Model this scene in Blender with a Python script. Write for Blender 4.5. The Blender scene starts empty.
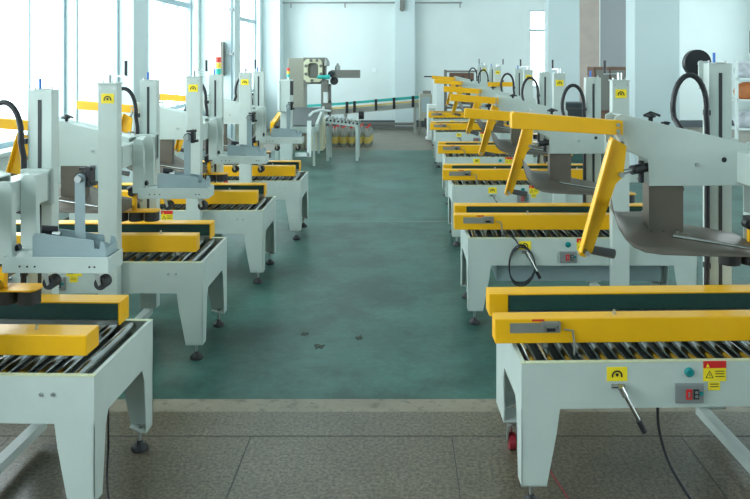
import bpy, bmesh, math, random
from mathutils import Vector, Matrix
PI = math.pi
random.seed(7)
sc = bpy.context.scene
COL = sc.collection

# ---------------------------------------------------------------- camera, sky, exposure
F = 760.0                       # focal length in pixels of the 750x499 frame
CAMZ = 1.75
cam_d = bpy.data.cameras.new('camera')
cam_d.sensor_width = 36.0
cam_d.lens = F / 750 * 36
cam_d.shift_x = -25 / 750
cam_d.shift_y = -(249.5 - 58) / 750
cam = bpy.data.objects.new('camera', cam_d)
cam.location = (0, 0, CAMZ)
cam.rotation_euler = (PI / 2, 0, 0)
COL.objects.link(cam)
sc.camera = cam

world = bpy.data.worlds.new('sky')
sc.world = world
world.use_nodes = True
bg = world.node_tree.nodes['Background']
bg.inputs[0].default_value = (0.93, 0.985, 1.0, 1)      # overcast, slightly cyan daylight
bg.inputs[1].default_value = 4.5
sc.view_settings.view_transform = 'Standard'
sc.view_settings.look = 'None'
sc.view_settings.exposure = 0.93
sc.view_settings.gamma = 1
sc.view_settings.use_curve_mapping = False
sc.cycles.max_bounces = 10
sc.cycles.diffuse_bounces = 6
sc.cycles.transparent_max_bounces = 24
sc.cycles.sample_clamp_indirect = 8
sc.cycles.caustics_reflective = False
sc.cycles.caustics_refractive = False

# room extents
XL, XR, YB, YF, ZC = -3.4, 9.2, -4.0, 19.3, 4.2

def portal(loc, rot, sx, sy):
    l = bpy.data.lights.new('window_portal', 'AREA')
    l.shape = 'RECTANGLE'; l.size = sx; l.size_y = sy
    l.cycles.is_portal = True
    o = bpy.data.objects.new('window_portal', l)
    o.location = loc; o.rotation_euler = rot
    COL.objects.link(o)

LEFT_WINS = [(-3.4, -2.2), (-1.5, 2.8), (3.5, 7.98), (8.55, 12.78), (13.45, 18.45)]
RIGHT_WINS = [(-1.5, 2.8), (3.5, 7.9), (8.6, 12.8), (13.5, 18.0)]
WZ0, WZ1 = 0.95, 3.75
for a, b in LEFT_WINS:
    portal((XL - 0.2, (a + b) / 2, (WZ0 + WZ1) / 2), (0, -PI / 2, 0), WZ1 - WZ0, b - a)
for a, b in RIGHT_WINS:
    portal((XR + 0.2, (a + b) / 2, (WZ0 + WZ1) / 2), (0, PI / 2, 0), WZ1 - WZ0, b - a)
portal((3.52, YF + 0.2, 2.0), (-PI / 2, 0, 0), 0.44, 2.0)

# ---------------------------------------------------------------- materials
MATS = {}
def mat(name, col, rough=0.5, metal=0.0, noise=0.0, nscale=20, spec=0.5, bump=0.0, emit=0):
    m = bpy.data.materials.new(name); m.use_nodes = True
    nt = m.node_tree; b = nt.nodes['Principled BSDF']
    b.inputs['Base Color'].default_value = (*col, 1)
    b.inputs['Roughness'].default_value = rough
    b.inputs['Metallic'].default_value = metal
    b.inputs['Specular IOR Level'].default_value = spec
    if emit:
        b.inputs['Emission Color'].default_value = (*col, 1)
        b.inputs['Emission Strength'].default_value = emit
    tc = nt.nodes.new('ShaderNodeTexCoord')
    n = nt.nodes.new('ShaderNodeTexNoise'); n.inputs['Scale'].default_value = nscale
    n.inputs['Detail'].default_value = 4
    nt.links.new(tc.outputs['Object'], n.inputs['Vector'])
    if noise:
        r = nt.nodes.new('ShaderNodeMapRange')
        r.inputs[1].default_value = 0.3; r.inputs[2].default_value = 0.7
        r.inputs[3].default_value = 1 - noise; r.inputs[4].default_value = 1 + noise
        mx = nt.nodes.new('ShaderNodeVectorMath'); mx.operation = 'SCALE'
        mx.inputs[0].default_value = col
        nt.links.new(n.outputs['Fac'], r.inputs[0])
        nt.links.new(r.outputs[0], mx.inputs['Scale'])
        nt.links.new(mx.outputs[0], b.inputs['Base Color'])
    if bump:
        bp = nt.nodes.new('ShaderNodeBump'); bp.inputs['Strength'].default_value = bump
        bp.inputs['Distance'].default_value = 0.01
        nt.links.new(n.outputs['Fac'], bp.inputs['Height'])
        nt.links.new(bp.outputs[0], b.inputs['Normal'])
    MATS[name] = m
    return m

mat('paint_grey', (0.51, 0.575, 0.54), 0.38, noise=0.04, nscale=6)
mat('paint_lip', (0.55, 0.60, 0.42), 0.4)
mat('paint_bracket', (0.30, 0.38, 0.40), 0.4, noise=0.05, nscale=9)
mat('yellow', (0.86, 0.44, 0.004), 0.33, noise=0.03, nscale=8)
mat('belt', (0.012, 0.055, 0.045), 0.55, noise=0.15, nscale=40)
mat('chrome', (0.45, 0.46, 0.45), 0.2, 1.0)
mat('alu', (0.5, 0.52, 0.5), 0.35, 1.0)
mat('steel', (0.145, 0.125, 0.10), 0.5, 0.35, noise=0.12, nscale=5)
mat('clamp', (0.36, 0.36, 0.33), 0.4, 0.7)
mat('black', (0.012, 0.012, 0.015), 0.45)
mat('rubber', (0.02, 0.02, 0.022), 0.6)
mat('shadow_gap', (0.035, 0.04, 0.04), 0.6)
mat('bed', (0.14, 0.16, 0.15), 0.5, 0.3)
mat('handle_grey', (0.10, 0.105, 0.11), 0.45)
mat('sticker', (0.95, 0.72, 0.02), 0.5)
mat('red', (0.65, 0.02, 0.02), 0.4)
mat('dark_red', (0.25, 0.012, 0.02), 0.5)
mat('button', (0.01, 0.22, 0.22), 0.25)
mat('blue', (0.03, 0.16, 0.55), 0.4)
mat('white', (0.75, 0.82, 0.8), 0.5)
mat('switch_grey', (0.28, 0.30, 0.30), 0.4, 0.4)
mat('zinc', (0.45, 0.47, 0.47), 0.3, 0.9)
mat('wall', (0.66, 0.74, 0.73), 0.8, noise=0.02, nscale=1.5)
mat('column', (0.56, 0.66, 0.67), 0.75, noise=0.02, nscale=1.5)
mat('ceiling', (0.7, 0.76, 0.76), 0.9)
mat('skirting', (0.07, 0.09, 0.10), 0.5)
mat('win_frame', (0.30, 0.42, 0.47), 0.4)
mat('tan', (0.33, 0.33, 0.27), 0.45, noise=0.05)
mat('taupe', (0.17, 0.17, 0.15), 0.5)
mat('cream', (0.70, 0.70, 0.50), 0.45)
mat('teal', (0.03, 0.42, 0.38), 0.45)
mat('conveyor_belt', (0.06, 0.075, 0.075), 0.6)
mat('door_brown', (0.40, 0.34, 0.30), 0.6, noise=0.08, nscale=3)
mat('door_grey', (0.26, 0.28, 0.29), 0.6)
mat('carton_brown', (0.16, 0.09, 0.06), 0.7)
mat('bottle_plastic', (0.42, 0.46, 0.42), 0.2); MATS['bottle_plastic'].node_tree.nodes['Principled BSDF'].inputs['Transmission Weight'].default_value = .45
mat('amber', (0.65, 0.48, 0.12), 0.4)
mat('lamp_red', (0.8, 0.05, 0.03), 0.3)
mat('lamp_yellow', (0.85, 0.6, 0.05), 0.3)
mat('lamp_green', (0.02, 0.5, 0.4), 0.3)
mat('bag_light', (0.55, 0.56, 0.6), 0.6, noise=0.3, nscale=9)
mat('bag_orange', (0.55, 0.18, 0.06), 0.6, noise=0.2, nscale=9)

g = bpy.data.materials.new('window_glass'); g.use_nodes = True
nt = g.node_tree
for n in list(nt.nodes):
    if n.type == 'BSDF_PRINCIPLED': nt.nodes.remove(n)
tr = nt.nodes.new('ShaderNodeBsdfTransparent'); gl = nt.nodes.new('ShaderNodeBsdfGlossy')
gl.inputs['Roughness'].default_value = 0.03
tr.inputs[0].default_value = (0.93, 0.97, 0.98, 1)
mx = nt.nodes.new('ShaderNodeMixShader'); mx.inputs[0].default_value = 0.06
nt.links.new(tr.outputs[0], mx.inputs[1]); nt.links.new(gl.outputs[0], mx.inputs[2])
nt.links.new(mx.outputs[0], nt.nodes['Material Output'].inputs[0])
MATS['glass'] = g

# floors
def floor_mat(name, kind):
    m = bpy.data.materials.new(name); m.use_nodes = True
    nt = m.node_tree; b = nt.nodes['Principled BSDF']; L = nt.links.new
    tc = nt.nodes.new('ShaderNodeTexCoord')
    def noise(scale, detail=5, rough=0.6):
        n = nt.nodes.new('ShaderNodeTexNoise'); n.inputs['Scale'].default_value = scale
        n.inputs['Detail'].default_value = detail; n.inputs['Roughness'].default_value = rough
        L(tc.outputs['Object'], n.inputs['Vector']); return n.outputs['Fac']
    def ramp(src, stops):
        r = nt.nodes.new('ShaderNodeValToRGB')
        els = r.color_ramp.elements
        els[0].position, els[0].color = stops[0][0], (*stops[0][1], 1)
        els[1].position, els[1].color = stops[1][0], (*stops[1][1], 1)
        for p, c in stops[2:]:
            e = els.new(p); e.color = (*c, 1)
        L(src, r.inputs[0]); return r.outputs[0]
    def mul(a, c, f=1.0):
        x = nt.nodes.new('ShaderNodeMix'); x.data_type = 'RGBA'; x.blend_type = 'MULTIPLY'
        x.inputs[0].default_value = f
        L(a, x.inputs[6]); L(c, x.inputs[7]); return x.outputs[2]
    if kind == 'green':
        base = ramp(noise(0.9), [(0.25, (0.030, 0.105, 0.085)), (0.75, (0.060, 0.160, 0.130))])
        dirt = ramp(noise(1.5, 9, 0.72), [(0.40, (0.30, 0.33, 0.33)), (0.58, (1, 1, 1))])
        c = mul(base, dirt, 0.8)
        wear = ramp(noise(22, 6, 0.75), [(0.30, (0.6, 0.62, 0.6)), (0.62, (1.0, 1.0, 1.0))])
        c = mul(c, wear, 0.8)
        b.inputs['Specular IOR Level'].default_value = 0.32
        spots = ramp(noise(7.5, 3), [(0.24, (0.35, 0.34, 0.28)), (0.30, (1, 1, 1))])
        c = mul(c, spots, 0.8)
        b.inputs['Roughness'].default_value = 0.36
    elif kind == 'terrazzo':
        base = ramp(noise(0.8), [(0.3, (0.150, 0.125, 0.085)), (0.7, (0.205, 0.175, 0.122))])
        sp = ramp(noise(60, 4, 0.8), [(0.40, (0.18, 0.18, 0.17)), (0.60, (1, 1, 1))])
        c = mul(base, sp, 0.9)
        dirt = ramp(noise(3, 8, 0.7), [(0.35, (0.68, 0.66, 0.62)), (0.6, (1, 1, 1))])
        c = mul(c, dirt, 0.7)
        b.inputs['Roughness'].default_value = 0.30
    elif kind == 'concrete':
        base = ramp(noise(0.7), [(0.3, (0.16, 0.15, 0.125)), (0.7, (0.21, 0.20, 0.165))])
        dirt = ramp(noise(4, 8, 0.7), [(0.35, (0.7, 0.68, 0.64)), (0.6, (1, 1, 1))])
        c = mul(base, dirt, 0.6)
        b.inputs['Roughness'].default_value = 0.5
    else:
        base = ramp(noise(5), [(0.3, (0.18, 0.158, 0.115)), (0.7, (0.24, 0.21, 0.155))])
        dirt = ramp(noise(14, 8, 0.7), [(0.36, (0.5, 0.5, 0.48)), (0.48, (1, 1, 1))])
        c = mul(base, dirt, 0.8)
        b.inputs['Roughness'].default_value = 0.5
    L(c, b.inputs['Base Color'])
    MATS[name] = m
for k in ('green', 'terrazzo', 'concrete', 'strip'):
    floor_mat('floor_' + k, k)
mat('floor_line', (0.13, 0.2, 0.17), 0.5)
mat('joint', (0.05, 0.055, 0.05), 0.7)

# ---------------------------------------------------------------- mesh helpers
class MB:
    """collects shapes; build() links them as ONE mesh object"""
    def __init__(s): s.v = []; s.f = []; s.m = []; s.sm = []
    def add(s, vs, fs, mi=0, smooth=False):
        o = len(s.v); s.v += [tuple(v) for v in vs]
        for f in fs: s.f.append(tuple(i + o for i in f)); s.m.append(mi); s.sm.append(smooth)
        return s
    def box(s, x0, x1, y0, y1, z0, z1, mi=0):
        vs = [(x, y, z) for x in (x0, x1) for y in (y0, y1) for z in (z0, z1)]
        return s.add(vs, [(0, 1, 3, 2), (4, 6, 7, 5), (0, 4, 5, 1), (2, 3, 7, 6), (0, 2, 6, 4), (1, 5, 7, 3)], mi)
    def prism(s, pts, a, b, axis='y', mi=0):
        """polygon pts in the other two axes, extruded along axis from a to b"""
        def P(p, t):
            return {'y': (p[0], t, p[1]), 'x': (t, p[0], p[1]), 'z': (p[0], p[1], t)}[axis]
        n = len(pts)
        vs = [P(p, a) for p in pts] + [P(p, b) for p in pts]
        fs = [tuple(range(n))[::-1], tuple(range(n, 2 * n))]
        fs += [(i, (i + 1) % n, n + (i + 1) % n, n + i) for i in range(n)]
        return s.add(vs, fs, mi)
    def tube(s, path, r, seg=12, mi=0, closed=False, rads=None):
        path = [Vector(p) for p in path]; n = len(path)
        rads = rads or [r] * n
        vs = []; up = None
        for i, p in enumerate(path):
            if closed: t = path[(i + 1) % n] - path[i - 1]
            else: t = path[min(i + 1, n - 1)] - path[max(i - 1, 0)]
            if t.length < 1e-9: t = Vector((0, 0, 1))
            t.normalize()
            if up is None:
                up = Vector((0, 0, 1)) if abs(t.z) < 0.9 else Vector((1, 0, 0))
            a = t.cross(up)
            if a.length < 1e-6: a = t.orthogonal()
            a.normalize(); b = a.cross(t).normalized(); up = b
            for k in range(seg):
                an = 2 * PI * k / seg
                vs.append(p + rads[i] * (math.cos(an) * a + math.sin(an) * b))
        fs = []
        for i in range(n if closed else n - 1):
            j = (i + 1) % n
            for k in range(seg):
                k2 = (k + 1) % seg
                fs.append((i * seg + k, i * seg + k2, j * seg + k2, j * seg + k))
        s.add(vs, fs, mi, True)
        if not closed:
            s.add(vs[:seg], [tuple(range(seg))[::-1]], mi); s.add(vs[-seg:], [tuple(range(seg))], mi)
        return s
    def cyl(s, a, b, r, seg=16, mi=0): return s.tube([a, b], r, seg, mi)
    def lathe(s, prof, c, seg=16, mi=0):
        """prof: (r, z) pairs round the vertical through c"""
        vs = [(c[0] + r * math.cos(2 * PI * k / seg), c[1] + r * math.sin(2 * PI * k / seg), c[2] + z)
              for r, z in prof for k in range(seg)]
        fs = [(i * seg + k, i * seg + (k + 1) % seg, (i + 1) * seg + (k + 1) % seg, (i + 1) * seg + k)
              for i in range(len(prof) - 1) for k in range(seg)]
        s.add(vs, fs, mi, True)
        s.add(vs[:seg], [tuple(range(seg))[::-1]], mi); s.add(vs[-seg:], [tuple(range(seg))], mi)
        return s
    def build(s, name, mats, parent=None, bevel=0.0):
        me = bpy.data.meshes.new(name)
        me.from_pydata(s.v, [], s.f)
        if isinstance(mats, str): mats = [mats]
        for m in mats: me.materials.append(MATS[m])
        me.polygons.foreach_set('material_index', s.m)
        me.polygons.foreach_set('use_smooth', s.sm)
        bm = bmesh.new(); bm.from_mesh(me)
        bmesh.ops.recalc_face_normals(bm, faces=bm.faces)
        bm.to_mesh(me); bm.free(); me.update()
        o = bpy.data.objects.new(name, me); COL.objects.link(o)
        if parent: o.parent = parent
        if bevel:
            b = o.modifiers.new('bevel', 'BEVEL'); b.width = bevel; b.segments = 2
            b.limit_method = 'ANGLE'; b.angle_limit = 0.7
        return o

def tag(o, label, cat, group=None):
    o['label'] = label; o['category'] = cat
    if group: o['group'] = group
    return o
def thing(name, label, cat, loc=(0, 0, 0), rz=0, group=None):
    o = bpy.data.objects.new(name, None); o.empty_display_size = 0.1; COL.objects.link(o)
    o.location = loc; o.rotation_euler = (0, 0, rz)
    return tag(o, label, cat, group)
def struct(o):
    o['kind'] = 'structure'; return o
def copy_tree(o, parent=None):
    c = o.copy(); COL.objects.link(c)
    if parent: c.parent = parent
    for ch in list(o.children): copy_tree(ch, c)
    return c
def arc(cx, cz, rx, rz, a0, a1, n):
    return [(cx + rx * math.cos(a0 + (a1 - a0) * i / n), cz + rz * math.sin(a0 + (a1 - a0) * i / n)) for i in range(n + 1)]

# ---------------------------------------------------------------- the room
Y_STRIP0, Y_STRIP1, Y_CONC = 3.76, 3.90, 14.4
struct(MB().box(XL, XR, YB, Y_STRIP0, -0.1, 0).build('floor', 'floor_terrazzo'))
struct(MB().box(XL, XR, Y_STRIP0, Y_STRIP1, -0.1, 0.0).build('floor', 'floor_strip'))
struct(MB().box(XL, XR, Y_STRIP1, Y_CONC, -0.1, 0).build('floor', 'floor_green'))
struct(MB().box(XL, XR, Y_CONC, YF, -0.1, 0).build('floor', 'floor_concrete'))
b = MB().box(XL, XR, 3.515, 3.52, 0, 0.0012)
for x in (-2.9, -1.8, -0.69, 0.24, 1.3, 2.4, 3.5): b.box(x - .002, x + .002, YB, 3.515, 0, 0.0012)
for y in (2.4, 1.2, 0): b.box(XL, XR, y, y + .004, 0, 0.0012)
struct(b.build('trim_1', 'joint'))
struct(MB().box(XL - .3, XR + .3, YB - .3, YF + .3, ZC, ZC + .2).build('ceiling', 'ceiling'))

def side_wall(name, x0, x1, wins):
    b = MB()
    b.box(x0, x1, YB, YF, 0, WZ0); b.box(x0, x1, YB, YF, WZ1, ZC)
    edges = [YB] + [v for w in wins for v in w] + [YF]
    for i in range(0, len(edges), 2): b.box(x0, x1, edges[i], edges[i + 1], WZ0, WZ1)
    return struct(b.build(name, 'wall'))
side_wall('wall_left', XL - .25, XL, LEFT_WINS)
side_wall('wall_right', XR, XR + .25, RIGHT_WINS)
struct(MB().box(XL - .25, XR + .25, YB - .25, YB, 0, ZC).build('wall_back', 'wall'))
b = MB()
b.box(XL - .25, 3.30, YF, YF + .25, 0, ZC); b.box(3.74, XR + .25, YF, YF + .25, 0, ZC)
b.box(3.30, 3.74, YF, YF + .25, 0, 1.0); b.box(3.30, 3.74, YF, YF + .25, 2.97, ZC)
struct(b.build('wall_far', 'wall'))

def window(n, x, y0, y1, mull, bar_z):
    """sliding window in a side wall, frame 6 cm deep"""
    fr = MB(); t = .035
    fr.box(x - .03, x + .03, y0, y1, WZ0, WZ0 + .05); fr.box(x - .03, x + .03, y0, y1, WZ1 - .05, WZ1)
    fr.box(x - .03, x + .03, y0, y0 + .05, WZ0, WZ1); fr.box(x - .03, x + .03, y1 - .05, y1, WZ0, WZ1)
    fr.box(x - .04, x + .04, y0, y1, bar_z, bar_z + .09)
    for y in mull:
        fr.box(x - .02, x + .02, y - t / 2, y + t / 2, WZ0 + .05, bar_z)
    o = struct(fr.build('window_%d' % n, 'win_frame'))
    MB().box(x - .003, x + .003, y0 + .05, y1 - .05, WZ0 + .05, bar_z).build('window_pane', 'glass', o)
    MB().box(x - .003, x + .003, y0 + .05, y1 - .05, bar_z + .09, WZ1 - .05).build('transom_pane', 'glass', o)
for i, (a, b_) in enumerate(LEFT_WINS):
    k = max(2, round((b_ - a) / .72))
    window(i + 1, XL - .14, a, b_, [a + (b_ - a) * j / k for j in range(1, k)], 2.57)
for i, (a, b_) in enumerate(RIGHT_WINS):
    k = max(2, round((b_ - a) / .72))
    window(i + 6, XR + .14, a, b_, [a + (b_ - a) * j / k for j in range(1, k)], 2.57)
fr = MB()
y = YF + .12
fr.box(3.30, 3.74, y - .03, y + .03, 1.0, 1.04); fr.box(3.30, 3.74, y - .03, y + .03, 2.93, 2.97)
fr.box(3.30, 3.33, y - .03, y + .03, 1.0, 2.97); fr.box(3.71, 3.74, y - .03, y + .03, 1.0, 2.97)
fr.box(3.30, 3.74, y - .03, y + .03, 2.43, 2.49)
o = struct(fr.build('window_10', 'win_frame'))
MB().box(3.33, 3.71, y - .003, y + .003, 1.04, 2.93).build('window_pane', 'glass', o)

# window sills
b = MB()
for a, c in LEFT_WINS: b.box(XL - .02, XL + .06, a - .03, c + .03, WZ0 - .04, WZ0)
struct(b.build('trim_2', 'column', bevel=.005))

def column(n, x0, x1, y0, y1):
    b = MB().box(x0, x1, y0, y1, 0, ZC)
    return struct(b.build('trim_%d' % n, 'column', bevel=.01))
for i, (y0, y1) in enumerate(((-2.15, -1.6), (2.88, 3.42), (8.0, 8.46), (12.9, 13.35), (18.7, 19.3))):
    column(3 + i, XL, -2.80 if i < 4 else -2.95, y0, y1)
column(8, 3.40, 4.05, 11.0, 11.45)
column(9, 3.12, 3.78, 16.0, 16.4)
column(10, -.13, .38, YF - .22, YF)             # pilaster on the far wall
b = MB().box(XL, 3.9, YF - .03, YF, 0, .10); b.box(-1.6, .38, YF - .26, YF - .22, 0, .2)
struct(MB().box(XL, XR, YF - .03, YF, 0, .17).build('baseboard_far', 'skirting'))
struct(MB().box(XL, XL + .02, YB, YF, 0, .12).build('baseboard_left', 'skirting'))
struct(MB().box(-1.4, 3.0, 8.12, 8.16, 0, .001).build('trim_13', 'floor_line'))
# conduits on the columns
b = MB()
b.tube([(-2.97, 7.985, 0.4), (-2.97, 7.985, 4.1)], .012, 8)
b.tube([(-2.86, 12.885, 0.4), (-2.86, 12.885, 4.1)], .012, 8)
struct(b.build('trim_11', 'win_frame'))
b = MB()
for z in (1.8, 2.55): b.box(-2.90, -2.82, 12.84, 12.9, z, z + .04)
tag(b.build('pipe_clamp', 'switch_grey'), 'small grey clamps holding the conduit on the second left column', 'clamp')

mat('scrap', (0.05, 0.06, 0.045), 0.8)
for i, (px, py, w) in enumerate([(305, 334, 'left'), (319.5, 346.5, 'middle'), (360, 338, 'right')]):
    Y = F * CAMZ / (py - 58); x = (px - 400) / F * Y
    rr = [random.uniform(.012, .042) for k in range(12)]
    pts = [(x + rr[k] * math.cos(k * PI / 6), Y + 1.3 * rr[k] * math.sin(k * PI / 6)) for k in range(12)]
    tag(MB().prism(pts, 0, .003, 'z').build('floor_scrap', 'scrap'), 'small dark scrap on the green aisle floor, %s of the three scraps' % {'left': 'leftmost', 'middle': 'middle one', 'right': 'rightmost'}[w], 'scrap', 'dark scraps on the green floor')

# ---------------------------------------------------------------- the carton sealer
def sticker_mesh(b, x, z, w, h, y, s=1):
    """yellow plate with a black arc and wedge symbol, facing -Y at plane y"""
    b.box(x - w / 2, x + w / 2, y - .0015, y, z - h / 2, z + h / 2, 0)
    r = h * .34; cz = z - h * .12
    outer = arc(x, cz, r * 1.15, r * 1.15, -.3, PI + .3, 12); inner = arc(x, cz, r * .80, r * .80, PI + .3, -.3, 12)
    n = len(outer); vs = [(p[0], y - .0026, p[1]) for p in outer + inner]
    for i in range(n - 1):
        b.add([vs[i], vs[i + 1], vs[2 * n - 2 - i], vs[2 * n - 1 - i]], [(0, 1, 2, 3)], 1)
    b.prism([(x - r * .35, cz + r * .5), (x + r * .35, cz + r * .5), (x + r * .25, cz), (x, cz - r * .25), (x - r * .25, cz)], y - .0028, y - .001, 'y', 1)

def make_foot(leg, x, y, z_leg):
    b = MB().cyl((x, y, .03), (x, y, z_leg + .02), .008, 8, 1)
    b.lathe([(.036, 0), (.038, .012), (.028, .024), (.014, .032), (.012, .042)], (x, y, 0), 16, 0)
    b.lathe([(.014, 0), (.014, .01)], (x, y, z_leg - .012), 6, 1)
    b.build('leveling_foot', ['rubber', 'zinc'], leg)
def make_caster(leg, x, y, z_leg):
    z_leg = .14
    b = MB().box(x - .03, x + .03, y - .03, y + .03, z_leg - .006, z_leg)
    b.cyl((x, y, z_leg - .02), (x, y, z_leg - .004), .022, 14)
    for s in (-1, 1):
        b.prism([(y - .026, z_leg - .02), (y + .026, z_leg - .02), (y + .034, .045), (y + .018, .03), (y + .004, .04)], x + s * .020 - .0015, x + s * .020 + .0015, 'x')
    b.tube([(x, y + .03, z_leg - .03), (x + .005, y + .055, .055), (x, y + .065, .045)], .006, 8)
    c = b.build('caster_fork', 'zinc', leg)
    w = MB().cyl((x - .014, y + .015, .037), (x + .014, y + .015, .037), .037, 20)
    w.cyl((x - .022, y + .015, .037), (x + .022, y + .015, .037), .009, 10, 1)
    w.build('caster_wheel', ['dark_red', 'zinc'], leg)

LEN, DEP, HT, SK = 1.5, .616, .57, .39     # table length, depth, height, bottom of the skirt
def make_machine(R=0.0, casters=False, DX=0.0):
    root = thing('carton_sealer', '', 'machine')
    T = .012
    # table frame: four skirts, lips, inner bed
    b = MB()
    for (y0, y1) in ((0, T), (DEP - T, DEP)): b.box(0, LEN, y0, y1, SK, HT - .004)
    b.box(0, T, T, DEP - T, SK, HT - .004); b.box(LEN - T, LEN, T, DEP - T, SK, HT - .004)
    b.box(T, LEN - T, T, DEP - T, .500, .506, 2)
    for (y0, y1) in ((-.001, .022), (DEP - .022, DEP + .001)): b.box(-.001, LEN + .001, y0, y1, HT - .004, HT, 1)
    for (x0, x1) in ((-.001, .016), (LEN - .016, LEN + .001)): b.box(x0, x1, .022, DEP - .022, HT - .004, HT, 0)
    fr = b.build('table_frame', ['paint_grey', 'paint_lip', 'bed'], root)
    b = MB()
    for x in (1.30, 1.345): b.cyl((x, -.006, .50), (x, .0, .50), .007, 8)
    b.build('frame_bolts', 'zinc', fr)
    # legs
    ZL = .09
    for ex, ey in ((0, 0), (0, 1), (1, 0), (1, 1)):
        b = MB()
        xo = 0 if ex == 0 else LEN; sx = 1 if ex == 0 else -1
        yo = 0 if ey == 0 else DEP; sy = 1 if ey == 0 else -1
        cs = casters and ey == 1; ZL = .14 if cs else .09
        pf = [(xo, SK), (xo + sx * .15, SK), (xo + sx * .138, .30), (xo + sx * .098, ZL), (xo, ZL)]
        ya, yb = yo, yo + sy * .006
        b.prism(pf, min(ya, yb), max(ya, yb), 'y')
        ps = [(yo, SK), (yo + sy * .13, SK), (yo + sy * .105, .34), (yo + sy * .075, ZL), (yo, ZL)]
        if cs: ps = [(yo, SK), (yo - .22, SK), (yo - .195, .34), (yo - .20, ZL), (yo, ZL)]
        xa, xb = xo, xo + sx * .006
        b.prism(ps, min(xa, xb), max(xa, xb), 'x')
        b.prism([(xo, yo), (xo + sx * .095, yo), (xo + sx * .095, yo + sy * .03), (xo + sx * .03, yo + sy * .072), (xo, yo + sy * .072)], ZL, ZL + .006, 'z')
        if cs: b.box(min(xo, xo + sx * .09), max(xo, xo + sx * .09), yo - .20, yo - .07, ZL, ZL + .006)
        leg = b.build('leg', 'paint_grey', root)
        fx, fy = xo + sx * .045, yo + sy * .038
        if cs: make_caster(leg, fx, yo - .17, ZL)
        else: make_foot(leg, fx, fy, ZL)
    # base bar under the post line
    b = MB().box(.955, 1.005, -.02, .64, .06, .10)
    b.box(.955, 1.005, -.005, .0, .10, SK + .02)
    b.box(.955, 1.005 + DX, DEP, DEP + .02, .09, .13)
    b.build('base_bar', 'paint_grey', root)
    # rollers
    for i in range(22):
        x = .055 + i * .0715
        if x > LEN - .03: break
        b = MB().cyl((x, .022, .545), (x, DEP - .022, .545), .021, 16)
        b.cyl((x, .013, .545), (x, DEP - .013, .545), .006, 6)
        b.build('roller', 'chrome', root)
    # guide beams
    b = MB().box(-.08, 1.425, .14, .225, .592, .692)
    gb = b.build('guide_beam', 'yellow', root, bevel=.004)
    b = MB().box(-.02, .185, .137, .1405, .636, .676); b.box(.125, .165, .128, .137, .640, .662)
    b.box(.120, .170, .124, .130, .662, .668)
    b.box(.128, .162, .122, .129, .645, .657, 1)
    b.box(.112, .178, .120, .136, .670, .684)
    b.box(.108, .116, .118, .136, .650, .684); b.box(.174, .182, .118, .136, .650, .684)
    b.cyl((.20, .134, .65), (.235, .134, .645), .003, 6); b.tube([(.235, .134, .645), (.24, .133, .60), (.24, .13, .545)], .004, 6)
    b.build('clamp_plate', ['clamp', 'black'], gb)
    b = MB(); b.box(.07, .12, .1395, .1402, .682, .690)
    b.build('warning_strip', 'red', gb)
    b = MB()
    for x in (.42, 1.2): b.cyl((x, .185, .692), (x, .185, .712), .006, 8)
    b.build('beam_screw', 'zinc', gb)
    b = MB().box(-.055, 1.43, .49, .575, .592, .692)
    b.box(-.055, .03, .468, .49, .592, .692); b.box(1.422, 1.43, .468, .49, .592, .692)
    b.box(.03, 1.422, .470, .49, .684, .692)
    b2 = b.build('guide_beam', 'yellow', root, bevel=.003)
    MB().box(.032, 1.42, .474, .491, .615, .684).build('drive_belt', 'belt', b2)
    MB().box(.032, 1.42, .470, .491, .594, .613).build('belt_rail', 'alu', b2)
    # inner side of the front beam carries the other belt
    MB().box(.022, 1.40, .225, .238, .605, .684).build('drive_belt', 'belt', gb)
    # beam crank arms
    for x in (.12, 1.30): MB().box(x, x + .02, .16, .55, .568, .592).build('beam_carrier', 'alu', root)
    # front post with sticker and crank
    Z1 = 1.605 + R
    b = MB().box(.925, 1.035, -.075, -.005, .10, Z1)
    b.box(.920, 1.040, -.080, .0, Z1 - .004, Z1 + .004)
    for x in (.94, 1.02):
        b.cyl((x, -.04, Z1), (x, -.04, Z1 + .016), .006, 8, 1)
        b.cyl((x, -.079, Z1 - .03), (x, -.074, Z1 - .03), .006, 8, 1)
    fp = b.build('front_post', ['paint_grey', 'zinc'], root, bevel=.004)
    b = MB(); sticker_mesh(b, .98, Z1 - .085, .072, .056, -.0755)
    b.build('adjust_sticker', ['sticker', 'black'], fp)
    b = MB().cyl((0, 0, 0), (0, 0, .045), .016, 12)
    b.box(-.012, .10, -.008, .008, .034, .042)
    ck = b.build('crank_handle', 'zinc', fp); ck.location = (.98, -.04, Z1 + .004); ck.rotation_euler = (0, 0, PI)
    MB().cyl((.095, 0, .04), (.095, 0, .125), .009, 10).build('crank_grip', 'black', ck)
    # rear post with slot
    Q = DX
    b = MB().box(Q + .925, Q + 1.035, .62, .69, .10, Z1)
    b.box(Q + .955, Q + 1.005, .615, .695, Z1, Z1 + .004)
    for x in (.94, 1.02): b.cyl((Q + x, .655, Z1), (Q + x, .655, Z1 + .014), .005, 8, 1)
    rp = b.build('rear_post', ['paint_grey', 'zinc'], root, bevel=.004)
    MB().box(Q + .972, Q + .988, .6175, .6205, .60, Z1 - .045).build('post_slot', 'shadow_gap', rp)
    MB().cyl((Q + .965, .655, Z1), (Q + .965, .655, Z1 + .05), .007, 8).build('lead_screw', 'blue', rp)
    # head: cross beam + carriage + long arm
    MB().box(.945, 1.038 + Q, .0, .58, 1.11 + R, 1.24 + R).build('cross_beam', 'paint_grey', root, bevel=.004)
    b = MB().box(Q + .915, Q + 1.05, .58, .6165, 1.09 + R, 1.25 + R)
    b.box(Q + 1.036, Q + 1.05, .58, .64, 1.09 + R, 1.25 + R); b.box(Q + .91, Q + .924, .58, .64, 1.09 + R, 1.25 + R)
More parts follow.
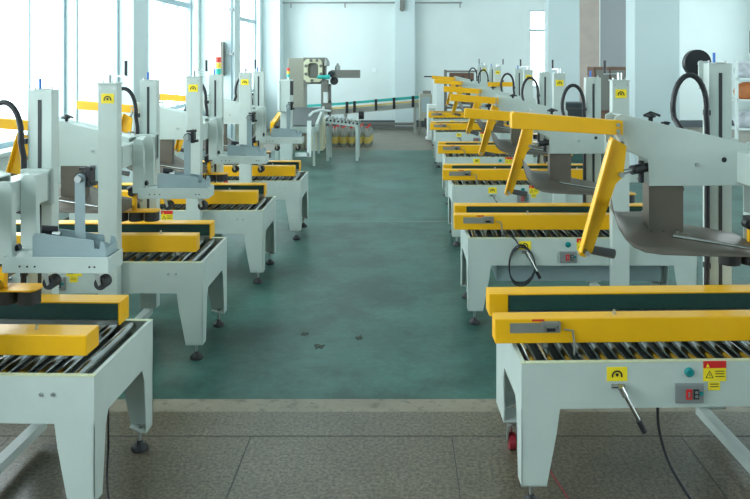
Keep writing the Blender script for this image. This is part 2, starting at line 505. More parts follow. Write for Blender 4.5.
    b.build('carriage', 'paint_grey', root, bevel=.006)
    poly = [(.43, 1.27), (.43, 1.385), (.455, 1.397), (.60, 1.363), (1.0, 1.268), (1.0, 1.097), (.575, 1.097), (.572, 1.205)]
    poly = [(x, z + R) for x, z in poly]
    b = MB().prism(poly, .205, .213, 'y'); b.prism(poly, .335, .343, 'y')
    b.prism([(.46, 1.386 + R), (.46, 1.392 + R), (.60, 1.359 + R), (1.0, 1.266 + R), (1.0, 1.26 + R), (.60, 1.353 + R)], .213, .335, 'y')
    arm = b.build('arm_plate', 'paint_grey', root, bevel=.002)
    MB().cyl((.775, .200, 1.185 + R), (.775, .206, 1.185 + R), .009, 10).build('arm_bolt', 'zinc', arm)
    MB().cyl((.89, .2035, 1.205 + R), (.89, .206, 1.205 + R), .011, 12).build('arm_hole', 'black', arm)
    for z in (1.33, 1.365): MB().cyl((.44, .199, z + R), (.44, .206, z + R), .009, 10).build('arm_bolt', 'zinc', arm)
    b = MB().lathe([(.010, 0), (.010, .015), (.022, .018), (.022, .030), (.01, .034)], (.60, .26, 1.362 + R), 10)
    b.tube([(.57, .26, 1.385 + R), (.60, .26, 1.40 + R), (.64, .26, 1.385 + R)], .006, 6)
    b.build('clamp_knob', 'black', arm)
    # folding arm
    b = MB().prism([(-.01, 1.342 + R), (-.01, 1.402 + R), (.0, 1.41 + R), (.45, 1.372 + R), (.45, 1.312 + R)], .16, .204, 'y')
    fb = b.build('folding_bar', 'yellow', root, bevel=.003)
    b = MB()
    for z in (1.332, 1.356): b.cyl((.428, .153, z + R), (.428, .161, z + R), .008, 8)
    b.build('bar_bolt', 'zinc', fb)
    poly = [(.385, 1.312), (.45, 1.275), (.436, 1.148), (.425, 1.14), (.405, 1.12), (.310, .846), (.298, .834), (.278, .826), (.258, .834), (.254, .85), (.378, 1.30)]
    b = MB().prism([(x, z + R) for x, z in poly], .115, .125, 'y')
    b.prism([(.385, 1.312 + R), (.379, 1.30 + R), (.254, .85 + R), (.262, .85 + R), (.388, 1.30 + R)], .085, .115, 'y')
    fl = b.build('flap_bar', 'yellow', root, bevel=.002)
    for p, q in (((.28, .078, .85), (.28, .116, .85)), ((.425, .10, 1.16), (.425, .116, 1.16)), ((.43, .12, 1.285), (.43, .17, 1.32))):
        MB().cyl((p[0], p[1], p[2] + R), (q[0], q[1], q[2] + R), .011, 12).build('pivot_bolt', 'zinc', fl)
    b = MB().tube([(.285, .14, .856 + R), (.41, .16, .828 + R)], .019, 14, rads=[.017, .020])
    b.build('flap_roller', 'handle_grey', fl)
    # small link to arm: black actuator under the arm
    b = MB().cyl((.43, .13, 1.165 + R), (.50, .20, 1.165 + R), .010, 8, 1)
    b.cyl((.50, .20, 1.165 + R), (.575, .24, 1.17 + R), .020, 12)
    b.cyl((.545, .22, 1.11 + R), (.545, .22, 1.20 + R), .012, 10)
    b.cyl((.55, .24, 1.17 + R), (.62, .27, 1.18 + R), .012, 10)
    b.build('actuator', ['black', 'zinc'], arm)
    # ploughing plate (ski)
    near = [(.357, 1.087), (.369, 1.02), (.387, .965), (.412, .925), (.445, .893), (.493, .872), (.56, .862), (.70, .856), (.85, .852), (1.02, .850)]
    far = [(.470, .975), (.475, .962), (.485, .956), (.50, .953), (.53, .952), (.57, .952), (.62, .953), (.69, .953), (.78, .90), (1.02, .855)]
    rows = 7; n = len(near); vs = []
    for layer in (0, 1):
        for j in range(rows):
            t = j / (rows - 1); tt = t
            for i in range(n):
                x = near[i][0] * (1 - t) + far[i][0] * t; z = near[i][1] * (1 - tt) + far[i][1] * tt
                vs.append((x, .02 + .38 * t, z + R - layer * .004))
    fs = []
    for layer in (0, 1):
        o = layer * rows * n
        for j in range(rows - 1):
            for i in range(n - 1):
                fs.append((o + j * n + i, o + j * n + i + 1, o + (j + 1) * n + i + 1, o + (j + 1) * n + i))
    o = rows * n
    for i in range(n - 1):
        fs.append((i, i + 1, o + i + 1, o + i)); k = (rows - 1) * n
        fs.append((k + i, k + i + 1, o + k + i + 1, o + k + i))
    for j in range(rows - 1):
        fs.append((j * n, (j + 1) * n, o + (j + 1) * n, o + j * n)); k = n - 1
        fs.append((j * n + k, (j + 1) * n + k, o + (j + 1) * n + k, o + j * n + k))
    sk = MB().add(vs, fs, 0, True).build('plough_plate', 'steel', root)
    b = MB().box(.58, .726, .225, .231, .895 + R, 1.10 + R); b.box(.58, .584, .231, .30, .895 + R, 1.10 + R); b.box(.722, .726, .231, .30, .895 + R, 1.10 + R)
    b.box(.58, .726, .19, .231, .893 + R, .900 + R)
    b.build('plough_hanger', 'steel', sk)
    b = MB()
    for x in (.585, .635, .69): b.cyl((x, .205, .899 + R), (x, .205, .912 + R), .007, 8)
    b.cyl((.61, .05, .925 + R), (.97, .04, .868 + R), .0065, 10)
    b.build('push_rod', 'chrome', sk)
    # hose loop
    zt = 1.55 + R
    pts = [(Q + .78, .36, 1.21 + R), (Q + .75, .45, 1.27 + R)]
    for x, z in arc(Q + .825, zt - .15, .080, .15, PI + .35, -.2, 16): pts.append((x, .60, z))
    pts += [(Q + .912, .61, zt - .25), (Q + .912, .61, 1.2 + R), (Q + .912, .61, .80), (Q + .908, .61, .62)]
    MB().tube(pts, .013, 10).build('cable_hose', 'black', root)
    for z in (1.36 + R, .76): MB().box(Q + .900, Q + .925, .60, .63, z, z + .025).build('hose_clip', 'black', rp)
    # outfeed press tray hanging from the arm
    def hang(y, x0, x1):
        b = MB().prism([(x0, .94), (x1, .94), (x1, 1.20 + R)] + arc((x0 + x1) / 2, 1.235 + R, (x1 - x0) / 2, .03, 0, PI, 8) + [(x0, 1.20 + R)], y, y + .007, 'y')
        b.prism([(y + .007, .94), (y + .04, .94), (y + .03, 1.19 + R), (y + .007, 1.235 + R)], x1 - .006, x1, 'x')
        b.build('hanger_bracket', 'paint_grey', root, bevel=.002)
    hang(.155, 1.04, 1.105); hang(.343, 1.04, 1.105)
    b = MB()
    b.box(1.08, 1.50, .13, .136, .912, .975); b.box(1.08, 1.50, .268, .274, .912, .975)
    b.box(1.494, 1.50, .136, .268, .912, .975); b.box(1.08, 1.086, .136, .268, .912, .975)
    b.box(1.086, 1.494, .136, .268, .960, .966)
    b.box(1.04, 1.10, .274, .345, .93, .96)
    tray = b.build('press_tray', 'paint_grey', root, bevel=.002)
    for x in (1.15, 1.18, 1.21, 1.425, 1.445): MB().cyl((x, .128, .938), (x, .131, .938), .004, 8).build('tray_bolt', 'shadow_gap', tray)
    pl = [(1.19, .966), (1.19, 1.052), (1.20, 1.064), (1.43, 1.036), (1.435, 1.005), (1.455, 1.0), (1.46, 1.032), (1.473, 1.028), (1.482, 1.01), (1.482, .966)]
    b = MB().prism(pl, .15, .154, 'y'); b.prism(pl, .25, .254, 'y')
    b.box(1.19, 1.482, .154, .25, .966, .970); b.box(1.478, 1.482, .154, .25, .970, 1.005)
    bk = b.build('press_bracket', 'paint_bracket', tray)
    b = MB()
    b.prism([(1.335, .970), (1.375, .970), (1.375, 1.265)] + arc(1.355, 1.27, .02, .02, 0, PI, 8) + [(1.335, 1.265)], .20, .206, 'y')
    lv = b.build('lever_plate', 'paint_bracket', root)
    b = MB().cyl((1.355, .180, 1.27), (1.355, .225, 1.27), .014, 12, 1)
    b.cyl((1.355, .206, 1.27), (1.355, .245, 1.27), .026, 8)
    b.box(1.372, 1.392, .21, .26, 1.235, 1.315); b.box(1.345, 1.402, .215, .24, 1.300, 1.312); b.box(1.38, 1.412, .215, .24, 1.24, 1.255)
    b.build('lever_knob', ['black', 'zinc'], lv)
    b = MB().box(1.225, 1.245, .19, .21, .970, 1.08); b.cyl((1.215, .17, 1.075), (1.265, .20, 1.065), .016, 10); b.cyl((1.255, .185, 1.055), (1.285, .185, 1.05), .012, 8, 1)
    b.build('lock_lever', ['black', 'chrome'], tray)
    for x in (1.235, 1.44):
        b = MB().cyl((x + .012, .165, .862), (x + .012, .22, .862), .025, 18)
        for y in (.158, .223): b.prism([(x - .014, .912), (x + .008, .912), (x + .018, .862), (x + .008, .855)], y, y + .004, 'y', 1)
        b.build('press_wheel', ['rubber', 'alu'], tray)
    # side press rollers
    b = MB().prism([(.90, .20), (1.15, .20), (1.17, .215), (1.175, .25), (1.17, .29), (1.15, .305), (.90, .305)], .815, .822, 'z')
    b.box(1.01, 1.035, .23, .255, .822, .95)
    sp = b.build('side_press_bracket', 'yellow', root, bevel=.002)
    for x in (.935, 1.03, 1.125):
        MB().cyl((x, .252, .758), (x, .252, .814), .044, 20).build('press_roller', 'rubber', sp)
    b = MB().tube([(1.00, .20, .955), (1.04, .19, .975), (1.12, .19, 1.0)], .014, 8); b.cyl((1.01, .22, .93), (1.01, .26, .93), .022, 10); b.box(1.0, 1.05, .20, .27, .925, .96)
    b.build('press_hinge', 'black', sp)
    if R:
        for o in [tray, lv, sp] :
            for q in [o] + list(o.children):
                for v in q.data.vertices: v.co.z += R if o is not sp else R * 1.0
    # controls on the front skirt
    b = MB(); sticker_mesh(b, .373, .523, .080, .055, 0)
    b.build('adjust_sticker', ['sticker', 'black'], fr)
    b = MB().cyl((.380, -.004, .478), (.380, -.04, .476), .010, 10); b.cyl((.35, -.006, .478), (.40, -.006, .478), .008, 8)
    b.cyl((.38, -.038, .478), (.445, -.05, .36), .008, 10)
    b.cyl((.376, -.036, .486), (.392, -.042, .455), .0125, 10)
    h = b.build('adjust_handle', 'chrome', root)
    b = MB().cyl((.440, -.05, .366), (.463, -.053, .322), .012, 10)
    b.build('handle_grip', 'black', h)
    b = MB().lathe([(.018, 0), (.018, .01), (.014, .016)], (0, 0, 0), 16)
    bt = b.build('start_button', 'button', fr); bt.rotation_euler = (PI / 2, 0, 0); bt.location = (.655, 0, .528)
    b = MB().box(.60, .71, -.012, 0, .41, .485)
    b.box(.603, .707, -.016, -.012, .413, .482)
    sb = b.build('switch_box', 'switch_grey', fr, bevel=.002)
    b = MB().box(.638, .660, -.020, -.016, .428, .466, 0); b.box(.668, .688, -.020, -.016, .428, .466, 1)
    b.box(.645, .653, -.0212, -.0198, .437, .457, 2)
    b.box(.672, .684, -.0212, -.0198, .450, .460, 2); b.box(.672, .684, -.0212, -.0198, .434, .444, 2)
    b.build('rocker_switch', ['red', 'black', 'switch_grey'], sb)
    MB().cyl((.698, -.020, .45), (.698, -.014, .45), .008, 10).build('indicator_cap', 'button', sb)
    b = MB().box(.712, .802, -.002, 0, .49, .588 - .028, 0); b.box(.712, .802, -.003, -.0005, .56 - .018, .56 + .009, 1)
    b.box(.732, .778, -.002, 0, .455, .488, 0)
    b.prism([(.722, .545), (.736, .545), (.729, .560)], -.004, -.003, 'y', 0)
    b.prism([(.720, .503), (.752, .503), (.736, .533)], -.003, -.0015, 'y', 2)
    b.prism([(.7245, .5055), (.7475, .5055), (.736, .528)], -.0035, -.002, 'y', 0)
    b.box(.735, .737, -.0045, -.003, .512, .522, 2)
    for z in (.528, .518, .508): b.box(.758, .796, -.003, -.0015, z, z + .003, 2)
    for z in (.478, .468): b.box(.738, .772, -.003, -.0015, z, z + .003, 2)
    b.build('warning_label', ['sticker', 'red', 'black'], fr)
    return root

# ---- placing the sealers
def place(m, x, y, rz, label, group, pivot=(0, 0)):
    c, s = math.cos(rz), math.sin(rz)
    m.location = (x - (c * pivot[0] - s * pivot[1]), y - (s * pivot[0] + c * pivot[1]), 0)
    m.rotation_euler = (0, 0, rz); m['label'] = label; m['group'] = group
    return m
GR, GL = 'carton sealers in the right-hand row', 'carton sealers in the left-hand row'
near_r = make_machine(R=.12, casters=True, DX=.085)
place(near_r, .47, 2.94, math.radians(1.8), 'nearest grey and yellow carton sealer on the right, red caster wheels behind', GR)
base = make_machine()
place(base, .446, 4.98, 0, 'second carton sealer on the right, coil of black cable hanging on its front', GR)
rest = [(.485, 7.05, 'third carton sealer from the front in the right-hand row'),
        (.54, 9.06, 'fourth carton sealer from the front in the right-hand row'),
        (.565, 12.1, 'fifth carton sealer from the front in the right-hand row'),
        (.63, 14.6, 'rearmost carton sealer in the right-hand row by the grey cabinet')]
ms_r = []
for x, y, lab in rest: ms_r.append(place(copy_tree(base), x, y, 0, lab, GR))
left = [(-1.135, 2.82, -1.6, 'nearest carton sealer on the left, its near leg cut by the frame'),
        (-1.14, 4.39, 0, 'second carton sealer from the front in the left-hand row'),
        (-1.06, 5.88, 0, 'third carton sealer from the front in the left-hand row'),
        (-.955, 7.30, 0, 'rearmost carton sealer in the left-hand row, before the steel belt conveyor')]
for x, y, r, lab in left:
    m = place(copy_tree(base), x, y, math.radians(r), lab, GL, (LEN, 0))
    for fp in m.children:
        for ck in fp.children:
            if ck.name.startswith('crank_handle'): ck.rotation_euler.z = -.1
for m, a in zip(ms_r, (2.0, 2.6, .2, PI)):
    for fp in m.children:
        for ck in fp.children:
            if ck.name.startswith('crank_handle'): ck.rotation_euler.z = a
l_near = [o for o in COL.objects if o.get('label', '').startswith('nearest carton sealer on the left')][0]
bs = sorted([o for o in l_near.children if o.name.startswith('guide_beam')], key=lambda o: o.data.vertices[0].co.y)
bs[0].scale = (1, 1.4, .8); bs[0].location = (-.002, -.09, .127)
bs[1].location = (-.022, 0, 0)
b = MB().prism([(.82, 1.37), (1.30, 1.37), (1.30, 1.30), (1.25, 1.30), (.82, 1.30)], -.13, -.085, 'y'); b.prism([(1.24, 1.30), (1.30, 1.30), (1.24, 1.05), (1.20, 1.05)], -.12, -.09, 'y')
b.box(1.0, 1.03, -.13, -.07, 1.31, 1.35)
b.build('side_bar', 'yellow', ms_r[2])

# extras of the nearest right sealer
Q0 = .085
b = MB().cyl((Q0 + .925, .74, 1.725), (Q0 + .925, .775, 1.725), .066, 28); b.cyl((Q0 + .94, .69, 1.70), (Q0 + .935, .74, 1.725), .015, 12, 1); b.box(Q0 + .905, Q0 + .95, .685, .695, 1.60, 1.735, 1)
b.build('tape_reel', ['black', 'paint_grey'], near_r)
pts = []
P0 = [(.54, .02, .41), (.545, .02, .30), (.575, .0, .18), (.63, -.03, .08), (.67, -.06, .03), (.73, -.10, .010), (.78, -.10, .010), (.84, -.14, .010), (.92, -.22, .010), (1.02, -.27, .010), (1.2, -.27, .010), (1.5, -.22, .010)]
def smooth(P, n=6):
    P = [Vector(p) for p in P]; out = []
    for i in range(len(P) - 1):
        p0, p1, p2, p3 = P[max(i - 1, 0)], P[i], P[i + 1], P[min(i + 2, len(P) - 1)]
        for k in range(n):
            t = k / n
            out.append(.5 * ((2 * p1) + (p2 - p0) * t + (2 * p0 - 5 * p1 + 4 * p2 - p3) * t * t + (3 * p1 - p0 - 3 * p2 + p3) * t ** 3))
    out.append(P[-1]); return out
MB().tube(smooth(P0), .006, 8).build('power_cable', 'black', near_r)
MB().tube(smooth([(.16, .55, .006), (.17, .3, .005), (.20, .05, .005), (.22, -.3, .005)]), .003, 6).build('air_line', 'dark_red', near_r)

# cable coil and lower pan on the second right sealer
pts = []
for k in range(3 * 20):
    a = 2 * PI * k / 20
    pts.append((.335 + (.085 + .016 * math.sin(k * .31)) * math.sin(a), -.012 - .014 * (k / 60) * 1.6, .395 + (.125 + .012 * math.cos(k * .27)) * math.cos(a)))
pts += [(.335, -.04, .52), (.31, -.02, .56), (.28, .0, .585), (.26, .03, .585)]
coil = tag(MB().tube([Vector(p) + Vector((.446, 4.98, 0)) for p in pts], .0045, 8).build('cable_coil', 'black'),
           'coil of thin black cable hung on the second right-hand sealer', 'cable')
MB().box(.20, 1.30, .10, .45, .26, .395).build('lower_pan', 'paint_bracket', base)
# cable near the nearest left sealer's leg
l1 = [o for o in COL.objects if o.get('label', '').startswith('nearest carton sealer on the left')][0]
MB().tube(smooth([(1.46, .22, .38), (1.462, .22, .2), (1.465, .2, .08), (1.50, .15, .012), (1.54, .18, .006), (1.50, .05, .006), (1.53, .02, .006), (1.55, -.1, .006)]), .004, 6).build('power_cable', 'black', l1)

# ---------------------------------------------------------------- far end: packing line
def at(px, py, Y): return ((px - 400) / F * Y, Y, CAMZ - (py - 58) / F * Y)
def pxbox(b, x0, x1, y0, y1, Y, d, mi=0):
    """box whose front face spans the given picture rectangle at distance Y, d deep"""
    b.box((x0 - 400) / F * Y, (x1 - 400) / F * Y, Y, Y + d, CAMZ - (y1 - 58) / F * Y, CAMZ - (y0 - 58) / F * Y, mi)

# signal beacon stacks
def beacon(x, y, z0, zl, label):
    t = thing('signal_beacon', label, 'signal light', (x, y, z0), 0, None)
    MB().cyl((0, 0, 0), (0, 0, zl), .010, 8).build('pole', 'white', t)
    for i, m in enumerate(('lamp_green', 'lamp_yellow', 'lamp_red')):
        MB().cyl((0, 0, zl + i * .05), (0, 0, zl + i * .05 + .047), .025, 14).build('lamp', m, t)
    return t
# filling machine with square infeed ring
YM = 14.4
t = thing('case_packer', 'tall tan case packer with a square loading ring and motor arm', 'machine', (0, 0, 0))
b = MB(); pxbox(b, 288, 304, 58, 138, YM, .5); b.box(-2.12, -1.83, YM, YM + .5, 0, .4)
b.build('cabinet', 'tan', t, bevel=.01)
b = MB(); pxbox(b, 309, 323, 119, 151, YM - .2, .5); b.build('lower_panel', 'cream', t, bevel=.01)
Yr = YM - .02
def ringpts(x0, x1, y0, y1, ch): return [(x0 + ch, y0), (x1 - ch, y0), (x1, y0 + ch), (x1, y1 - ch), (x1 - ch, y1), (x0 + ch, y1), (x0, y1 - ch), (x0, y0 + ch)]
o_ = [(p[0], p[2]) for p in [at(x, y, Yr) for x, y in ringpts(304, 322.5, 59, 82, 3)]]
i_ = [(p[0], p[2]) for p in [at(x, y, Yr) for x, y in ringpts(308, 318.5, 63, 78, 2)]]
b = MB()
for k in range(8):
    q = [o_[k], o_[(k + 1) % 8], i_[(k + 1) % 8], i_[k]]
    b.prism(q, Yr - .06, Yr + .02, 'y')
ring = b.build('loading_ring', 'cream', t)
b = MB()
for x, y in ((306, 66), (306, 74), (311, 60.5), (317, 60.5), (321, 66), (321, 74), (312, 80.5)): 
    p = at(x, y, Yr - .06); b.cyl(p, (p[0], p[1] - .03, p[2]), .03, 8)
b.build('ring_clamp', 'taupe', ring)
b = MB(); pxbox(b, 303, 325, 57.5, 84, Yr + .02, .35); b.build('ring_housing', 'taupe', t, bevel=.01)
b = MB(); pxbox(b, 331, 360, 70, 78, YM - .1, .12); b.build('swing_arm', 'taupe', t, bevel=.005)
b = MB()
p = at(334, 81, YM - .12); b.cyl(p, (p[0], p[1] + .1, p[2]), .075, 20)
p = at(331, 74, YM - .15); b.cyl(p, (p[0] , p[1] + .1, p[2]), .06, 16)
b.build('arm_pulley', 'black', t)
b = MB(); p = at(317.5, 77, YM - .2); q = at(330, 77, YM - .2); b.cyl(p, q, .035, 14); p2 = at(325, 77, YM - .2); b.cyl(p2, q, .045, 14)
b.build('motor', 'teal', t)
b = MB(); pxbox(b, 321, 328, 80, 92, YM - .1, .12); pxbox(b, 323.5, 327, 92, 103, YM - .1, .1, 1); pxbox(b, 321, 331, 103, 112, YM - .1, .12)
pxbox(b, 328, 331, 84, 104, YM - .05, .06); pxbox(b, 321, 323, 90, 130, YM - .08, .05); pxbox(b, 329, 331, 100, 150.5, YM - .05, .05); pxbox(b, 321, 323, 120, 150.5, YM - .05, .05)
b.build('lift_column', ['taupe', 'white'], t)
b = MB()
for dx in (0, 10): 
    p = at(327 + dx, 68, YM); b.lathe([(.05, -.06), (.055, 0), (.04, .04), (.018, .07), (.018, .09)], (p[0], p[1] - .05 + .02 * dx, p[2] + .10 - (.0 if dx == 0 else .1)), 12)
b.build('sample_jar', 'bottle_plastic', t)
# belt conveyor in front of it
t = thing('belt_conveyor', 'low belt conveyor with a yellow side rail beside the tan case packer', 'conveyor', (0, 0, 0))
n0, n1 = at(275, 127, 12.3), at(315, 127, 12.3)
f0, f1 = at(288, 112, 15.4), at(322, 112, 15.4)
ZB = .66
def slope(b, xa, xb, xc, xd, y0, y1, za, zb, th):
    b.add([(xa, y0, za), (xb, y0, za), (xd, y1, zb), (xc, y1, zb), (xa, y0, za - th), (xb, y0, za - th), (xd, y1, zb - th), (xc, y1, zb - th)],
          [(0, 1, 2, 3), (7, 6, 5, 4), (0, 4, 5, 1), (1, 5, 6, 2), (2, 6, 7, 3), (3, 7, 4, 0)]); return b
ZE = .84
slope(MB(), n0[0], n1[0], n0[0] - .05, n1[0] - .05, 12.3, 14.0, ZB, ZE, .05).build('belt', 'conveyor_belt', t)
slope(MB(), n0[0] - .07, n0[0], n0[0] - .12, n0[0] - .05, 12.25, 14.0, ZB + .05, ZE + .05, .17).build('side_rail', 'yellow', t)
b = MB().box(n0[0], n1[0] + .02, 12.26, 12.30, ZB - .12, ZB - .02); slope(b, n1[0], n1[0] + .04, n1[0] - .05, n1[0] - .01, 12.3, 14.0, ZB + .02, ZE + .02, .14)
b.build('frame', 'paint_grey', t)
for x, y in ((n0[0], 12.32), (n1[0] - .04, 12.32), (n0[0] - .08, 13.94), (n1[0] - .14, 13.94)):
    MB().box(x, x + .04, y, y + .04, 0, ZB - .1).build('leg', 'paint_grey', t)
b = MB(); pxbox(b, 307, 311, 121, 157, 12.1, .06); b.box(*sorted((at(295, 0, 12.1)[0], at(309, 0, 12.1)[0])), 12.1, 12.14, .18, .24)
b.build('guard_post', 'white', t)
b = MB().tube([at(309, 116, 12.2), at(313, 112, 12.3), at(320, 110, 12.5), at(330, 111, 12.8)], .02, 8)
b.build('guide_tube', 'white', t)

# roller outfeed table
YT = 12.9
t = thing('roller_table', 'short roller table with grey legs standing before the plastic jugs', 'conveyor', (0, 0, 0))
xa, xb = at(325, 0, YT)[0], at(359, 0, YT)[0]
za, zb_ = CAMZ - (119 - 58) / F * YT, CAMZ - (123 - 58) / F * YT
b = MB().prism([(xa, za - .07), (xb, zb_ - .07), (xb, zb_), (xa, za)], YT, YT + .03, 'y'); b.build('side_frame', 'paint_grey', t); b = MB().prism([(xa, za - .07), (xb, zb_ - .07), (xb, zb_), (xa, za)], YT + .5, YT + .53, 'y')
b.build('side_frame', 'paint_grey', t)
for i in range(9):
    f = (i + .5) / 9; x = xa + (xb - xa) * f; z = za + (zb_ - za) * f
    MB().cyl((x, YT + .03, z + .0), (x, YT + .5, z + .0), .022, 10).build('roller', 'alu' if i % 2 else 'chrome', t)
    MB().cyl((x, YT - .012, z - .015), (x, YT, z - .015), .018, 8).build('end_cap', 'black', t)
for x in (xb - .06, xa + .02):
    for y in (YT, YT + .49):
        MB().box(x, x + .05, y, y + .04, 0, zb_ - .06).build('leg', 'paint_grey', t)
p = at(361, 117, YT + .3)
MB().cyl((xb - .02, YT + .3, p[2] + .03), (xb + .07, YT + .3, p[2] + .03), .07, 16).build('drive_pulley', 'black', t)

# plastic jugs
def make_jug():
    t = thing('plastic_jug', 'clear plastic jug with a red cap under the roller table', 'jug', (0, 0, 0), 0, 'plastic jugs behind the roller table')
    MB().lathe([(.060, 0), (.066, .015), (.066, .20), (.058, .25), (.026, .30), (.020, .32)], (0, 0, 0), 14).build('body', 'bottle_plastic', t)
    MB().lathe([(.024, .318), (.024, .345)], (0, 0, 0), 12).build('cap', 'red', t)
    MB().lathe([(.0672, .06), (.0672, .17)], (0, 0, 0), 14).build('label_band', 'amber', t)
    return t
jug0 = make_jug(); first = True
for r in range(3):
    for c in range(6):
        x = at(327, 0, 15)[0] + .158 * c + .02 * r; y = 15.0 + r * .3
        j = jug0 if first else copy_tree(jug0); first = False
        j['label'] = 'clear red-capped plastic jug behind the roller table, %s row, %s from the left' % (('front', 'middle', 'rear')[r], ('first', 'second', 'third', 'fourth', 'fifth', 'sixth')[c])
        j.scale = (1.0, 1.0, 1.15)
        j.location = (x + random.uniform(-.01, .01), y, 0); j.rotation_euler = (0, 0, random.uniform(0, 6))

# long inclined conveyor with teal rails
YC = 17.6
t = thing('bottle_conveyor', 'long inclined conveyor with teal guide rails along the far wall', 'conveyor', (0, 0, 0))
def seg(b, pts, r0, Y, mi=0):
    for (x0, y0), (x1, y1) in zip(pts, pts[1:]):
        p, q = at(x0, y0, Y), at(x1, y1, Y)
        b.prism([(p[0], p[2] - r0), (q[0], q[2] - r0), (q[0], q[2] + r0), (p[0], p[2] + r0)], Y, Y + .03, 'y', mi)
b = MB(); seg(b, [(307, 106), (345, 103.5), (420, 96.8)], .028, YC); seg(b, [(305, 106), (345, 103.5), (421, 97.2)], .028, YC + .3)
b.build('guide_rail', 'teal', t)
b = MB(); seg(b, [(307, 110), (345, 107.5), (420, 101)], .018, YC); b.build('lower_rail', 'amber', t)
b = MB(); 
for (x0, y0), (x1, y1) in (((318, 112.5), (345, 111)), ((345, 111), (420, 104.5))):
    p, q = at(x0, y0, YC + .02), at(x1, y1, YC + .02)
    b.prism([(p[0], p[2] - .07), (q[0], q[2] - .07), (q[0], q[2] + .05), (p[0], p[2] + .05)], YC + .04, YC + .30, 'y')
b.build('conveyor_body', 'alu', t)
for x in (329, 347, 354.5, 376, 394, 413):
    yt = 103.5 - (x - 345) / 75 * 6.7 - 1.5
    b = MB(); p = at(x, yt, YC - .04); b.box(p[0] - .03, p[0] + .03, YC - .06, YC - .005, p[2] - .26, p[2]); b.build('rail_bracket', 'black', t)
for x in (415, 345, 322):
    b = MB(); p = at(x, 0, YC)[0]; b.box(p - .03, p + .03, YC + .02, YC + .08, 0, .62 if x < 400 else .72); b.box(p - .03, p + .03, YC + .24, YC + .30, 0, .62 if x < 400 else .72)
    b.build('leg', 'alu', t)

# low dark wall rail
b = MB().box(-1.35, .42, 18.6, 18.75, .10, .16); b.box(-1.35, .42, 18.6, 18.75, .02, .07); 
for x in (-1.3, -.5, .36): b.box(x, x + .05, 18.62, 18.72, 0, .12)
tag(b.build('floor_rail', 'taupe'), 'low dark rail on the floor below the teal-railed conveyor', 'rail')

# grey cabinets at the conveyor's end
YK = 16.9
t = thing('control_cabinet', 'grey machine cabinet at the right end of the teal-railed conveyor', 'cabinet', (0, 0, 0))
b = MB(); pxbox(b, 419.5, 432, 94, 121, YK, .5); b.build('housing', 'tan', t, bevel=.01)
b = MB(); pxbox(b, 421.5, 430, 97, 112, YK - .015, .015); b.build('door', 'paint_bracket', t)
for x in (420, 431): 
    b = MB(); p = at(x, 0, YK)[0]; b.box(p - .02, p + .02, YK + .02, YK + .06, 0, .38); b.box(p - .02, p + .02, YK + .44, YK + .48, 0, .38); b.build('leg', 'taupe', t)
b = MB(); pxbox(b, 423, 431, 91, 94, YK + .1, .2); b.build('top_box', 'taupe', t)
b = MB().tube([at(426, 118, YK - .03), at(425, 124, YK - .04), at(428, 130, YK - .04)], .03, 8); b.build('motor_hose', 'black', t)
t = thing('floor_cabinet', 'pale grey cabinet on the floor behind the rearmost right sealer', 'cabinet', (0, 0, 0))
b = MB(); pxbox(b, 427.5, 437, 105, 140, 15.75, .4); b.build('housing', 'white', t, bevel=.01)
o = COL.objects[-1]
b = MB(); pxbox(b, 429, 435.5, 108, 130, 15.74, .01); b.build('door', 'paint_grey', t)

# hand stand with a black grip beyond the right row
t = thing('lift_stand', 'thin white upright with a dark horizontal grip beyond the right row', 'stand', (0, 0, 0))
Ys = 16.4
b = MB(); p = at(435, 0, Ys)[0]; b.box(p - .04, p + .04, Ys, Ys + .05, 0, CAMZ - (78 - 58) / F * Ys); b.box(p - .2, p + .2, Ys - .1, Ys + .2, 0, .04); b.build('upright', 'white', t)
b = MB().cyl(at(424, 76.6, Ys - .01), at(437, 76.6, Ys - .01), .014, 8); b.build('grip', 'black', t)
# rack with reddish box
t = thing('storage_rack', 'dark open rack carrying a reddish carton behind the right row', 'rack', (0, 0, 0))
Ys = 17.2
b = MB()
for x in (446, 479): 
    for dy in (0, .4):
        p = at(x, 0, Ys)[0]; b.box(p - .02, p + .02, Ys + dy, Ys + dy + .04, 0, CAMZ - (70 - 58) / F * Ys)
b.build('rack_post', 'taupe', t)
b = MB()
for yy in (71.5, 90, 108): pxbox(b, 446, 479, yy - .8, yy + .8, Ys, .44)
b.build('shelf', 'taupe', t)
b = MB(); pxbox(b, 450, 474, 73, 89.2, Ys + .05, .3)
tag(b.build('shelf_carton', 'carton_brown', bevel=.01), 'reddish brown carton on the dark rack behind the right row', 'box')

# electrical cabinet between left sealers and packer
t = thing('electrical_cabinet', 'slim pale upright cabinet beside the belt conveyor', 'cabinet', (0, 0, 0))
b = MB(); pxbox(b, 277.5, 290.5, 80, 112, 11.9, .3); x_ = at(285, 0, 11.9)[0]; b.box(x_ - .09, x_ + .09, 12.0, 12.15, 0, .92)
b.build('housing', 'paint_grey', t, bevel=.008)
b = MB(); pxbox(b, 277.7, 279.5, 80.4, 111, 11.88, .02); b.build('door_edge', 'white', t)
b = MB(); pxbox(b, 290, 293, 81, 95, 11.88, .05); b.build('latch', 'black', t)
beacon(at(288.3, 0, 12.05)[0], 12.05, CAMZ - 22 / F * 11.9, .04, 'small red amber green signal light on the slim pale cabinet')

# wall-mounted white box with beacon on second left column
t = thing('wall_box', 'narrow white box on the second left column, signal light before it', 'box', (0, 0, 0))
b = MB(); pxbox(b, 214, 221, 42, 76, 12.74, .15); b.build('housing', 'cream', t, bevel=.008)
b = MB(); pxbox(b, 221.4, 223, 42, 76, 12.74, .15); b.build('side_strip', 'taupe', t)
beacon(at(217.6, 0, 6.5)[0] , 5.88 + .655, 1.611, .0, 'red amber green signal light on the third left sealer post')

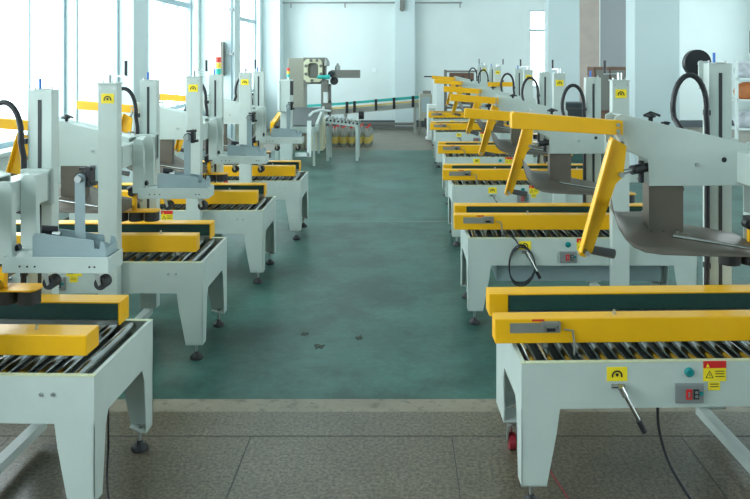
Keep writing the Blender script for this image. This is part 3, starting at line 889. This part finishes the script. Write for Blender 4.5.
# things at the right background
struct(MB().box(4.56, 5.05, YF - .05, YF, 0, 3.9).build('door_1', 'door_brown'))
struct(MB().box(5.07, 5.95, YF - .04, YF, 0, 3.9).build('door_2', 'door_grey'))
struct(MB().box(5.05, 5.07, YF - .06, YF, 0, 3.9).build('trim_12', 'white'))
t = thing('dark_cabinet', 'dark brown cupboard standing behind the second right sealer posts', 'cabinet', (0, 0, 0))
b = MB(); pxbox(b, 594, 627, 67, 112, 13.8, .5); b.box(at(596, 0, 13.8)[0], at(625, 0, 13.8)[0], 13.82, 14.26, 0, .8); b.build('body', 'carton_brown', t, bevel=.01)
b = MB(); pxbox(b, 596, 609, 70, 110, 13.78, .02); pxbox(b, 611, 625, 70, 110, 13.78, .02); b.build('door', 'taupe', t)
t = thing('black_crate', 'black crate on the floor behind the slotted posts on the right', 'crate', (0, 0, 0))
b = MB(); pxbox(b, 561, 592, 103, 128, 14.6, .5); b.box(at(563, 0, 14.6)[0], at(590, 0, 14.6)[0], 14.62, 15.06, 0, .42); b.build('body', 'skirting', t, bevel=.01)
b = MB(); pxbox(b, 562, 591, 108, 109, 14.58, .02); b.build('rim', 'taupe', t)
# bag shelf at right edge
t = thing('wire_shelf', 'pale metal shelf of wrapped bundles at the right edge', 'shelf', (0, 0, 0))
Yh = 10.5; b = MB()
for x in (737, 775):
    for dy in (0, .4):
        p = at(x, 0, Yh)[0]; b.box(p - .02, p + .02, Yh + dy, Yh + dy + .03, 0, 1.72)
b.build('upright', 'white', t)
b = MB(); xs0, xs1 = at(737, 0, Yh)[0], at(775, 0, Yh)[0]
for z in (.3, .75, 1.15, 1.45): MB().box(xs0, xs1, Yh, Yh + .43, z, z + .025).build('shelf_board', 'white', t)
labs = {(1.475, 0): ('bag_light', 'pale wrapped bundle on the top board of the right-edge shelf'), (1.175, 0): ('bag_orange', 'orange and grey bundle on the second board of the right-edge shelf'), (.775, 0): ('bag_light', 'pale wrapped bundle on the third board of the right-edge shelf')}
for (z, _), (m, lab) in labs.items():
    b = MB().lathe([(.10, 0), (.17, .03), (.19, .10), (.16, .19), (.06, .235)], ((xs0 + xs1) / 2 - .02, Yh + .21, z), 14)
    tag(b.build('wrapped_bundle', m), lab, 'bundle')
# pipe along the top of the far wall
b = MB(); z = 3.14
b.cyl(at(266, 0, 19.1)[:2] + (z,), at(462, 0, 19.1)[:2] + (z,), .02, 8)
for x in (268, 291, 345, 460):
    q = at(x, 0, 19.1); b.cyl((q[0], 19.1, z - .13), (q[0], 19.1, z), .018, 8); b.cyl((q[0], 19.1, z), (q[0], YF, z), .012, 6)
tag(b.build('wall_pipe', 'switch_grey'), 'thin grey pipe with short drops along the top of the far wall', 'pipe')
b = MB(); pxbox(b, 400, 404.5, 0, 9, YF - .30, .07); q = at(402, 9, YF - .3); b.cyl((q[0], YF - .33, q[2]), (q[0], YF - .23, q[2]), .06, 12)
tag(b.build('wall_speaker', 'taupe'), 'small dark fitting high on the pilaster of the far wall', 'fitting')
# small things on the far wall
b = MB(); pxbox(b, 372, 376, 68, 72, YF - .03, .03); tag(b.build('wall_socket', 'white', bevel=.003), 'small white switch plate on the far wall left of the pilaster', 'switch')
b = MB().cyl((8.05, YF - .35, 3.30), (8.05, YF - .35, ZC), .03, 8); b.cyl((8.05, YF - .35, 3.22), (8.05, YF - .35, 3.30), .045, 10)
tag(b.build('drop_pipe', 'taupe'), 'short dark pipe end hanging from the ceiling at upper right', 'pipe')
